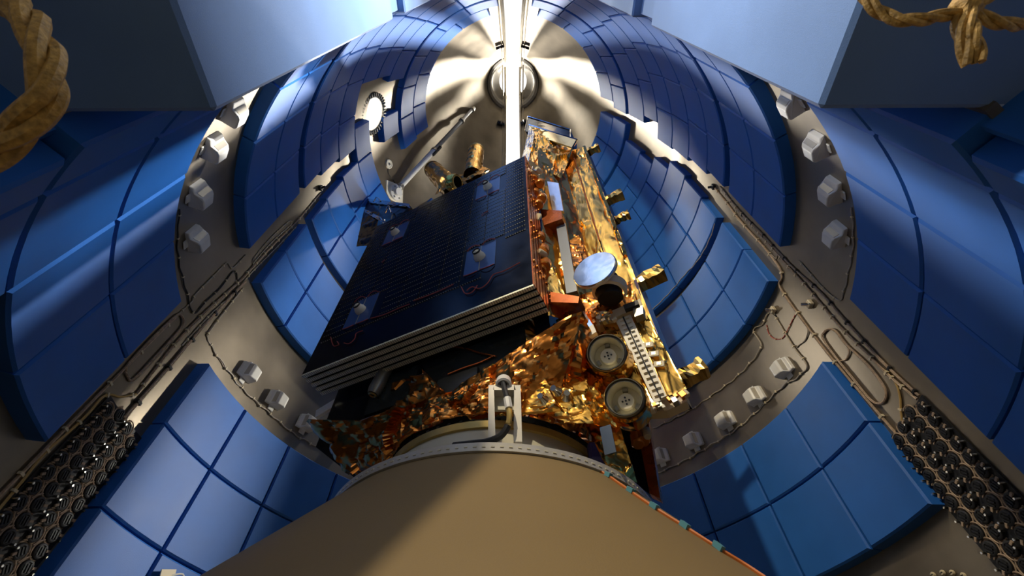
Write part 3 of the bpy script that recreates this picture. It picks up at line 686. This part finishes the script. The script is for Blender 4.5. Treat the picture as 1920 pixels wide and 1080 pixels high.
for pix in (((875, 545), (885, 538), (900, 541), (915, 530), (925, 515), (945, 508), (975, 492)), ((865, 538), (872, 550), (885, 548), (895, 535)), ((775, 564), (800, 555), (825, 545), (850, 533)), ((695, 597), (720, 590), (745, 579), (768, 570)), ((620, 632), (625, 648), (635, 646), (632, 640)), ((645, 643), (655, 644), (665, 635), (668, 625), (680, 620)), ((903, 404), (909, 399), (915, 396)), ((716, 492), (721, 487))):
    mb = MB(); mb.tube(spline([L(x, y, -.75) for x, y in pix], 4), .0035, 5); mb.build('red_wire', REDW, SAT, True)
# --- lower body below the array
def LP(px, py, v): return L(px, py, v)
mb = MB(); a, b, c, d = LP(770, 650, -.485), LP(985, 590, -.485), LP(985, 652, -.485), LP(832, 752, -.485)
V = [Vector((-.30, -.485, 2.0)), Vector((.44, -.485, 2.0)), Vector((.44, -.485, 1.62)), Vector((-.10, -.485, 1.60))]
mb.add(V+[x+Vector((0, .02, 0)) for x in V], [(0, 1, 2, 3), (7, 6, 5, 4), (0, 4, 5, 1), (1, 5, 6, 2), (2, 6, 7, 3), (3, 7, 4, 0)]); mb.build('radiator_panel', TEAL, SAT)
mb = MB(); mb.box((-.66, -.49, 1.72), (-.32, -.47, 2.0)); mb.build('radiator_panel', TEAL, SAT)
mb = MB(); mb.box((-.13, -.51, 1.52), (.13, -.485, 1.78)); mb.build('radiator_panel', TEAL, SAT)
for pix in (((840, 702), (870, 690), (900, 680), (925, 668)), ((838, 650), (868, 652), (900, 662), (930, 668))):
    mb = MB(); mb.tube(spline([L(x, y, -.495) for x, y in pix], 4), .006, 5); mb.build('harness_wire', KAPTON_D, SAT, True)
mb = MB(); a = L(998, 655, -.50); mb.box((a.x-.025, -.52, a.z-.04), (a.x+.025, -.49, a.z+.04)); mb.build('sun_sensor', GREYM, SAT)
# --- crumpled foil skirt from the clamp ring to the bus
def skirt(s, t):
    th = D(175)+D(200)*s; r0 = Vector((.598*math.cos(th), .598*math.sin(th), 1.385))
    k = 1/max(abs(math.cos(th))/1.02, abs(math.sin(th))/.60); R_ = Vector((k*math.cos(th), k*math.sin(th), 1.72))
    if R_.x > .80: R_.x = .80
    p = r0.lerp(R_, t); top = 1.575+.24*min(1, max(0, (p.x-.05)/.7))+.16*min(1, max(0, (-p.x-.55)/.45)); p.z = 1.385+(top-1.385)*t**1.1; return p
foil('foil_skirt', skirt, 50, 10, .045, COPPER, 5)
foil('foil_blanket', quadfn(L(850, 750, -.52), L(1010, 690, -.52), L(1060, 775, -.5), L(880, 785, -.54)), 9, 9, .028, GOLD, 21)
foil('foil_blanket', quadfn(L(1000, 690, -.5), L(1110, 660, -.34), L(1180, 800, -.3), L(1030, 790, -.52)), 12, 12, .03, GOLD, 22)
foil('foil_blanket', quadfn((.42, -.50, 2.05), (.83, -.22, 2.05), (.83, -.24, 1.5), (.46, -.52, 1.55)), 9, 12, .025, GOLD, 23)
foil('foil_blanket', quadfn(L(640, 745, -.42), L(800, 700, -.52), L(830, 790, -.55), L(660, 850, -.42)), 12, 9, .035, COPPER, 24)
foil('foil_blanket', quadfn(L(790, 690, -.50), L(840, 740, -.54), L(850, 770, -.56), L(800, 775, -.56)), 6, 6, .03, COPPER, 25)
foil('foil_blanket', quadfn(L(625, 770, -.36), L(700, 760, -.40), L(700, 880, -.30), L(650, 885, -.24)), 9, 12, .04, COPPER, 26)
foil('foil_blanket', quadfn(L(905, 690, -.55), L(975, 665, -.55), L(965, 722, -.54), L(900, 722, -.54)), 6, 5, .03, GOLD, 27)
foil('foil_blanket', quadfn(L(1090, 780, -.36), L(1150, 760, -.30), L(1195, 905, -.2), L(1140, 880, -.3)), 6, 12, .02, GOLD, 28)
mb = MB(); a = L(1145, 830, -.34); mb.box((a.x-.03, -.37, a.z-.07), (a.x+.022, -.36, a.z+.07)); mb.build('radiator_tile', TEAL, SAT)
# thruster stub and white bracket at the left
a = L(712, 715, -.52); mb = MB(); mb.lathe([(.04, .12), (.045, -.06), (.035, -.10), (0, -.10)], 14, frame(a, (.25, 0, 1))); mb.build('thruster', CUPR, SAT, True)
mb = MB(); mb.lathe([(.028, -.103), (.02, -.11), (.012, -.104)], 12, frame(a, (.25, 0, 1))); mb.build('nozzle', RINGG, SAT, True)
a = L(615, 765, -.42); mb = MB(); mb.box((-.09, -.012, -.035), (.09, .012, .035), Matrix.Translation(a) @ Matrix.Rotation(D(-18), 4, 'Y')); mb.build('white_bracket', LABELW, SAT)
for (px, py) in ((1045, 735), (1062, 745), (1020, 750)):
    a = L(px, py, -.56); mb = MB(); mb.lathe([(0, .05), (.014, .05), (.018, .02), (.024, 0)], 10, frame(a, (rnd.uniform(-.5, .5), -1, rnd.uniform(-.6, 0)))); mb.build('valve', STEEL, SAT, True)
# --- side wall between the array and the instrument box
foil('side_foil', quadfn((.575, -.50, 2.0), (.84, -.20, 2.0), (.84, -.20, 5.0), (.62, -.44, 4.9)), 8, 40, .018, GOLD, 31, aniso=(1, 3))
def strip(name, pix, v, th, m, parent=SAT):
    P = [L(x, y, v) for x, y in pix]; n = len(P); Q = [p+Vector((0, th, 0)) for p in P]
    mb = MB(); mb.add(P+Q, [tuple(range(n)), tuple(reversed(range(n, 2*n)))]+[(i, (i+1) % n, n+(i+1) % n, n+i) for i in range(n)]); return mb.build(name, m, parent)
strip('radiator_strip', ((1042, 418), (1060, 418), (1082, 545), (1062, 550)), -.42, .03, GREYM)
strip('mirror_strip', ((1026, 340), (1047, 343), (1056, 395), (1036, 394)), -.42, .03, MIRROR)
strip('film_box', ((1012, 392), (1052, 395), (1054, 410), (1020, 422)), -.47, .10, KAPTON_D)
strip('film_box', ((1026, 546), (1086, 556), (1084, 568), (1026, 566)), -.50, .10, KAPTON_D)
foil('film_panel', quadfn(L(1060, 455, -.40), L(1086, 440, -.36), L(1104, 484, -.36), L(1068, 508, -.40)), 5, 8, .02, COPPER, 35)
def canister(px, py, r, h, v=-.54, m=None, ax=(0, -.3, -1)):
    a = L(px, py, v); mb = MB(); mb.lathe([(0, h/2), (r*.8, h/2), (r, h*.4), (r, -h*.4), (r*.8, -h/2), (r*.5, -h/2), (r*.45, -h*.4), (0, -h*.4)], 14, frame(a, ax)); return mb.build('canister', m or KAPTON, SAT, True)
for (x, y) in ((1000, 347), (1013, 344), (1003, 362), (1016, 372), (1001, 335), (1010, 383)): canister(x, y, .042, .10)
for (x, y) in ((1002, 432), (1012, 447), (1004, 462), (1018, 470), (1008, 488), (1021, 497), (1014, 505)): canister(x, y, .044, .10)
for (x, y) in ((999, 441), (1006, 453), (1000, 325), (1010, 320), (1016, 476)):
    canister(x, y, .026, .07, -.58, CLIP, (-.4, -1, -.2))
    a = L(x-4, y, -.60); mb = MB(); mb.tube([a, a+Vector((-.03, -.02, .02)), a+Vector((-.02, -.03, .05))], .008, 6); mb.build('fitting', STEEL, SAT)
mb = MB(); a = L(1007, 409, -.56); mb.lathe([(0, .012), (.04, .01), (.045, 0)], 16, frame(a, (-.3, -1, -.2))); mb.build('disc_cover', CLIP, SAT, True)
foil('foil_drape', quadfn(L(1012, 510, -.50), L(1040, 500, -.46), L(1062, 560, -.44), L(1025, 560, -.50)), 5, 8, .02, GOLDL, 33, aniso=(3, 1))
strip('film_cover', ((1065, 585), (1090, 575), (1112, 610), (1090, 632)), -.42, .05, SILVER)
strip('tile', ((1093, 618), (1112, 608), (1118, 622), (1102, 632)), -.44, .03, CREAM)
strip('film_cover', ((1042, 600), (1060, 590), (1075, 630), (1060, 650)), -.42, .05, SILVER)
# --- tall gold instrument box
def bx(u0, u1, v, z): return Vector((u0+(u1-u0), v, z))
foil('box_face', quadfn((.835, -.20, 1.45), (.955, -.215, 1.45), (.955, -.215, 5.02), (.835, -.20, 5.05)), 4, 40, .011, GOLD, 41, aniso=(1, 2))
foil('box_face', quadfn((.962, -.215, 1.45), (1.108, -.20, 1.45), (1.108, -.20, 5.0), (.962, -.215, 5.02)), 4, 36, .013, GOLDL, 42, aniso=(1, 3))
mb = MB(); V = [Vector(x) for x in ((1.11, -.195, 1.45), (1.135, -.06, 1.45), (1.135, -.06, 5.0), (1.11, -.195, 5.0))]; mb.add(V+[x-Vector((.02, 0, 0)) for x in V], [(0, 1, 2, 3), (7, 6, 5, 4), (0, 4, 5, 1), (1, 5, 6, 2), (2, 6, 7, 3), (3, 7, 4, 0)]); mb.build('box_side', PURPLE, SAT)
mb = MB(); mb.tube([(.958, -.222, z) for z in (3.0, 4.0, 5.0)], .007, 5); mb.build('box_seam', KAPTON_D, SAT)
mb = MB(); mb.box((.84, -.19, 1.45), (1.10, -.07, 5.0)); mb.build('box_core', PURPLE, SAT)
foil('box_bead', quadfn((1.085, -.225, 2.7), (1.115, -.21, 2.7), (1.115, -.21, 5.0), (1.085, -.225, 5.0)), 2, 44, .012, GOLDL, 44)
foil('box_top_foil', quadfn((.80, -.24, 4.7), (.98, -.26, 4.85), (.96, -.22, 5.2), (.84, -.2, 5.2)), 5, 6, .02, GOLD, 45)
# gold stub brackets on its right side
for i, (px0, py0, px1, py1, w_) in enumerate(((1093, 290, 1124, 276, .07), (1132, 380, 1168, 364, .075), (1155, 413, 1180, 402, .055), (1193, 535, 1243, 510, .085), (1278, 712, 1322, 688, .075))):
    v = -.12; a, b = L(px0, py0, v), L(px1, py1, v); d = b-a
    mb = MB(); q = random.Random(50+i); M = frame(a, d, (0, 0, 1)); ln = d.length
    ring = []; nseg = 7
    for k in range(nseg+1):
        z = ln*k/nseg; ww = w_/2*(1.12 if k >= nseg-1 else 1)
        ring.append([M @ Vector((cx*ww+q.uniform(-.007, .007), cy*ww+q.uniform(-.007, .007), z)) for cx, cy in ((-1, -1), (0, -1.1), (1, -1), (1, 1), (0, 1.1), (-1, 1))])
    V = [p for r_ in ring for p in r_]; Fs = [(k*6+j, k*6+(j+1) % 6, (k+1)*6+(j+1) % 6, (k+1)*6+j) for k in range(nseg) for j in range(6)]+[tuple(range(nseg*6, nseg*6+6))]
    mb.add(V, Fs); mb.build('stub_bracket', GOLDL, SAT)
# --- mirror disc on pedestal
c = L(1115, 506, -.52); nd = Vector((-.12, -1, -.05)).normalized()
M = frame(c, nd)
mb = MB(); mb.lathe([(0, .012), (.135, .012), (.14, .006), (.14, -.012), (0, -.012)], 40, M); disc = mb.build('mirror_disc', [MIRROR], SAT, True)
mb = MB(); mb.lathe([(.141, -.013), (.141, .002), (.128, -.02)], 40, M); mb.build('disc_rim', CREAM, disc, True)
a = L(1142, 545, -.38); mb = MB(); mb.lathe([(0, .10), (.068, .10), (.076, .06), (.076, -.06), (0, -.06)], 24, frame(a, (.12, -.25, 1))); mb.build('pedestal', BLACK, SAT, True)
mb = MB(); mb.lathe([(.085, .012), (.104, .020), (.104, -.035), (.085, -.042)], 28, frame(L(1143, 541, -.39), (.25, -.1, 1)), a0=D(150), a1=D(390)); mb.build('collar', CREAM, SAT, True)
foil('pedestal_foil', quadfn(L(1085, 555, -.34), L(1185, 525, -.25), L(1190, 575, -.26), L(1095, 590, -.34)), 9, 5, .025, COPPER, 61)
# --- mounting hardware above and below the ladder
def hardware(pix, v, m, n, seed, sz):
    q = random.Random(seed)
    for k in range(n):
        s, t = q.random(), q.random(); P = [L(x, y, v) for x, y in pix]
        c_ = P[0]*(1-s)*(1-t)+P[1]*s*(1-t)+P[2]*s*t+P[3]*(1-s)*t
        mb = MB(); h = [q.uniform(.4, 1)*sz for _ in range(3)]; mb.box((-h[0], -h[1]*1.2, -h[2]), h, Matrix.Translation(c_) @ Matrix.Rotation(q.uniform(-.4, .1), 4, 'Y'), ch=sz*.15); mb.build('fitting', m[k % len(m)], SAT)
strip('mount_rail', ((1112, 598), (1200, 560), (1204, 572), (1118, 612)), -.30, .06, CLIP)
strip('mount_channel', ((1168, 572), (1195, 562), (1198, 570), (1171, 580)), -.335, .03, BLACK)
strip('mount_block', ((1186, 578), (1205, 572), (1206, 588), (1190, 594)), -.32, .05, CUPR)
hardware(((1110, 590), (1150, 575), (1155, 600), (1115, 612)), -.33, [CLIP, STEEL, CUPR, KAPTON], 16, 71, .018)
hardware(((1205, 760), (1285, 735), (1288, 755), (1210, 772)), -.26, [CLIP, STEEL, CUPR, KAPTON, CREAM], 20, 72, .018)
strip('mount_rail', ((1210, 762), (1283, 734), (1288, 752), (1250, 770), (1214, 773)), -.23, .06, CLIP)
# ladder strip
lad = strip('ladder_strip', ((1150, 592), (1178, 580), (1250, 742), (1226, 752)), -.275, .02, CREAM)
def lad_pt(t, s): A, Bq, Cq, Dq = L(1150, 592, -.28), L(1178, 580, -.28), L(1250, 742, -.28), L(1226, 752, -.28); return (A.lerp(Dq, t)).lerp(Bq.lerp(Cq, t), s)
mb = MB(); mb.tube([lad_pt(t, .52) for t in (0, .5, 1)], .0045, 4); mb.build('groove', BLACK, lad)
tabm = MB(); tabm.box((-.010, -.005, -.006), (.010, .0, .006)); tb = tabm.build('t', CREAM); TD = tb.data; bpy.data.objects.remove(tb)
for k in range(17):
    for s_ in (.33, .72):
        o = link('rung_tab', TD, lad); o.location = lad_pt(.04+.92*k/16, s_)
for k in range(3):
    a = L((1216, 1226, 1236)[k], (647, 664, 683)[k], -.25); mb = MB(); mb.box((-.028, -.006, -.020), (.028, 0, .020), Matrix.Translation(a) @ Matrix.Rotation(D(14), 4, 'Y'), ch=.003); pl = mb.build('window_plate', CLIP, SAT)
    mb = MB(); mb.box((-.010, -.009, -.009), (.010, -.005, .009), Matrix.Translation(a) @ Matrix.Rotation(D(14), 4, 'Y')); mb.build('window', COPPER, pl)
foil('ladder_foil', quadfn(L(1183, 592, -.24), L(1208, 580, -.22), L(1288, 728, -.22), L(1252, 742, -.24)), 5, 16, .016, GOLDL, 73, aniso=(2, 1))
foil('ladder_foil', quadfn(L(1128, 604, -.30), L(1150, 594, -.27), L(1226, 752, -.26), L(1200, 764, -.26)), 4, 14, .018, GOLD, 74)
# --- two round cups
for i, (px, py) in enumerate(((1137, 661), (1170, 745))):
    c = L(px, py, -.46 if i == 0 else -.42); nd = (Vector((1.122, -2.092, 0))-c).normalized(); nd = (nd+Vector((-.06, -.22, .30))).normalized(); M = frame(c, nd)
    k = (c-Vector((1.122, -2.092, 0))).length*36/840
    mb = MB(); mb.lathe([(k, -.14), (k, .0), (k*.955, .006), (k*.94, .0), (k*.94, -.02), (k*.88, -.02), (k*.88, -.005), (k*.83, -.005)], 40, M); cup = mb.build('sensor_cup', CUPR, SAT, True)
    mb = MB(); mb.lathe([(k*.83, -.004), (k*.80, -.03), (k*.74, -.075), (0, -.075)], 40, M); mb.build('bowl', CUPG, cup, True)
    mb = MB(); mb.lathe([(k*.43, -.075), (k*.43, -.055), (k*.39, -.05), (0, -.05)], 32, M); mb.build('hub', CREAM, cup, True)
    for q in range(5):
        t = 2*PI*q/4; r_ = 0 if q == 4 else k*.17
        mb = MB(); mb.lathe([(.0045, -.051), (.0045, -.046), (0, -.046)], 8, M @ Matrix.Translation((r_*math.cos(t), r_*math.sin(t), 0))); mb.build('bolt', BLACK, cup)
    for t in (D(200), D(320), D(80)):
        mb = MB(); mb.box((-.008, -.012, -.075), (.008, .012, -.055), M @ Matrix.Rotation(t, 4, 'Z') @ Matrix.Translation((k*.6, 0, 0))); mb.build('lug', CUPR, cup)
    foil('cup_wrap', (lambda c=c, M=M, k=k: (lambda s, t: M @ Vector(((k+.004+.12*k*t)*math.cos(2*PI*s), (k+.004+.12*k*t)*math.sin(2*PI*s), -.005-.16*t))))(), 22, 4, .012, GOLD, 80+i, parent=cup)
# --- top box (silver and black film) and its foil cone
a, b, c, d = L(986, 222, -.40), L(1068, 245, -.30), L(1080, 266, -.30), L(988, 240, -.42)
tb = MB(); zt = 5.35
P4 = [L(990, 219, -.36), L(1070, 244, -.20), L(1070, 262, -.20), L(985, 246, -.36)]
mb = MB(); mb.add(P4+[x+Vector((0, .25, .10)) for x in P4], [(0, 1, 2, 3), (7, 6, 5, 4), (0, 4, 5, 1), (1, 5, 6, 2), (2, 6, 7, 3), (3, 7, 4, 0)]); mb.build('top_box', BLKFOIL, SAT)
for (i, j) in ((0, 1), (0, 3), (1, 2)):
    mb = MB(); mb.tube([P4[i]+Vector((0, -.008, 0)), P4[j]+Vector((0, -.008, 0))], .008, 4); mb.build('box_edge', SILVER, SAT)
Q4 = [L(993, 235, -.40), L(1082, 262, -.26), L(1052, 335, -.30), L(992, 300, -.44)]
foil('top_foil', quadfn(*Q4), 12, 9, .04, GOLD, 90, aniso=(4, 1))
foil('top_foil', quadfn(L(978, 300, -.46), L(993, 235, -.42), L(1003, 250, -.40), L(990, 305, -.46)), 3, 8, .02, SILVER, 91)
mb = MB(); mb.tube([L(992, 234, -.42), L(1082, 262, -.28)], .010, 4); mb.build('box_edge', SILVER, SAT)
strip('top_film', ((994, 236), (1080, 262), (1072, 276), (1000, 252)), -.36, .02, FILMG)
# --- star-tracker baffles above the array
def baffle(p0, p1, r0, r1, seed, v):
    a, b = L(*p0, v), L(*p1, v); d = b-a; M = frame(a, d, (0, 1, 0)); ln = d.length
    o = foil('baffle', lambda s, t: M @ Vector(((r0+(r1-r0)*t)*math.cos(2*PI*s), (r0+(r1-r0)*t)*math.sin(2*PI*s), ln*t)), 18, 8, .014, GOLD, seed)
    mb = MB(); mb.lathe([(r1*1.05, ln-.03), (r1*1.06, ln+.005), (r1*.9, ln+.005), (r1*.8, ln-.15), (0, ln-.15)], 24, M); q = mb.build('rim', RINGG, o, True)
    mb = MB(); mb.lathe([(r1*.89, ln+.002), (r1*.78, ln-.14), (0, ln-.14)], 24, M); mb.build('bore', BLACK, o, True)
baffle((886, 330), (893, 283), .12, .115, 101, -.25)
baffle((855, 362), (812, 318), .15, .13, 102, -.25)
baffle((848, 345), (858, 342), .12, .085, 103, -.42)
foil('foil_blanket', quadfn(L(815, 365, -.40), L(920, 318, -.40), L(905, 312, -.2), L(830, 340, -.2)), 8, 4, .03, GOLD, 104)
# --- film-wrapped box at the left
P4 = [L(690, 372, -.44), L(768, 385, -.44), L(745, 412, -.44), L(680, 405, -.44)]
mb = MB(); mb.add(P4+[x+Vector((0, .2, .05)) for x in P4], [(0, 1, 2, 3), (7, 6, 5, 4), (0, 4, 5, 1), (1, 5, 6, 2), (2, 6, 7, 3), (3, 7, 4, 0)]); mb.build('film_box', BLKFOIL, SAT)
foil('film_flap', quadfn(L(682, 394, -.62), L(712, 398, -.60), L(700, 460, -.56), L(668, 462, -.60)), 4, 8, .012, BLKFOIL, 110)
foil('film_edge', quadfn(L(682, 390, -.62), L(722, 412, -.60), L(722, 420, -.60), L(684, 398, -.62)), 8, 2, .02, SILVER, 111)
foil('film_edge', quadfn(L(690, 372, -.46), L(768, 382, -.46), L(766, 388, -.46), L(692, 380, -.46)), 8, 2, .02, SILVER, 112)
for pix in (((700, 378), (706, 370), (714, 378)), ((722, 400), (728, 386), (734, 398)), ((735, 388), (755, 384), (770, 390))):
    mb = MB(); mb.tube(spline([L(x, y, -.5) for x, y in pix], 4), .010, 5); mb.build('silver_lead', SILVER, SAT)
# --- far array edge at the lower right
strip('rear_array_edge', ((1190, 780), (1212, 768), (1238, 935), (1218, 925)), .05, .05, KAPTON_D)
strip('rear_array', ((1160, 790), (1192, 776), (1222, 930), (1190, 905)), .08, .05, PANELD)
for (x, y) in ((1192, 800), (1205, 820), (1195, 825)): canister(x, y, .035, .08, 0.02)
canister(1213, 812, .022, .06, -.02, CLIP)

# ------------------------------------------------------------------ ropes hanging close to the lens
def twisted(path, r, m, name, n=3, twist=26):
    S = spline(path, 14); mb = MB(); acc = 0; lanes = [[] for _ in range(n)]; up = Vector((0, 0, 1))
    for i, p in enumerate(S):
        t = (S[min(i+1, len(S)-1)]-S[max(i-1, 0)]).normalized(); x = up-t*up.dot(t); x.normalize(); up = x; y = t.cross(x)
        if i: acc += (p-S[i-1]).length
        for k in range(n):
            a = acc*twist/r*.02+2*PI*k/n; lanes[k].append(p+(x*math.cos(a)+y*math.sin(a))*r*.55)
    for ln in lanes: mb.tube(ln, r*.55, 7)
    return mb.build(name, m, None, True)
def atd(px, py, dist): d = ray(px, py); return Vector(CAM+d*dist)
o = twisted([atd(-120, -120, 1.0), atd(-40, -20, .82), atd(35, 15, .74), atd(75, 75, .70), atd(92, 150, .68), atd(70, 205, .68), (atd(20, 260, .69)), atd(-60, 320, .72), atd(-140, 330, .8)], .024, ROPE, 'rope_loop')
tag(o, 'blurred golden twisted rope loop at the far left edge', 'rope')
rt = empty('rope_knot', atd(1812, 12, .80)); c0 = rt.location.copy()
def part_rope(path, r): 
    q = twisted([p-c0 for p in path], r, ROPE, 'strand'); q.parent = rt
part_rope([atd(1560, -110, .95), atd(1620, -10, .84), (atd(1660, 28, .82)), atd(1710, 38, .80), atd(1765, 30, .80), atd(1812, 16, .80)], .011)
part_rope([atd(1812, 16, .80), atd(1850, 36, .80), atd(1900, 46, .80), atd(1960, 36, .84), atd(2010, -40, 1.0)], .011)
part_rope([atd(1808, 10, .80), atd(1802, 50, .79), atd(1812, 90, .78), atd(1818, 120, .78)], .013)
part_rope([atd(1816, 12, .79), atd(1826, 60, .77), atd(1836, 100, .77), atd(1838, 116, .77)], .010)
part_rope([atd(1812, 14, .80), atd(1840, 4, .79), atd(1870, -30, .8), atd(1890, -90, .95)], .012)
mb = MB(); mb.lathe([(0, .024), (.018, .018), (.026, 0), (.018, -.018), (0, -.024)], 10, frame((0, 0, 0), (1, .2, 0))); mb.build('knot', ROPE, rt, True)
tag(rt, 'blurred golden rope tied in a knot at the upper right', 'rope')
# small tape tag and lead at the bottom left edge of the adapter, screw heads at the lower right
p = wallpt(285, 1083, .12); rt = empty('tape_tag', p, PI-azz(p)[0]); mb = MB(); mb.box((-.05, -.004, -.03), (.05, .004, .03), Matrix.Rotation(.35, 4, 'Y')); mb.build('tape', CLIP, rt)
mb = MB(); mb.tube(spline([(-.03, 0, .01), (-.09, .01, .035), (-.13, .01, .0)], 6), .006, 6); mb.build('lead', LABELW, rt, True)
tag(rt, 'scrap of tan tape with a white lead at the bottom left edge', 'tag')
p0 = wallpt(1780, 1090, 0)
for i, (x, y, pl_) in enumerate(((1751, 1078, 'leftmost'), (1769, 1074, 'second'), (1787, 1074, 'third'), (1808, 1079, 'rightmost'))):
    p = wallpt(x, y, 0); rt = empty('screw_head', p, PI-azz(p)[0]); mb = MB(); mb.lathe([(0, .014), (.010, .014), (.014, .008), (.014, 0)], 10, frame((0, 0, 0), (0, 1, 0))); mb.build('head', CLIP, rt, True)
    mb = MB(); mb.box((-.008, .013, -.002), (.008, .016, .002)); mb.build('slot', BLACK, rt)
    tag(rt, 'pale screw head at the bottom right edge, %s of the four' % pl_, 'screw', 'screws at the bottom right')
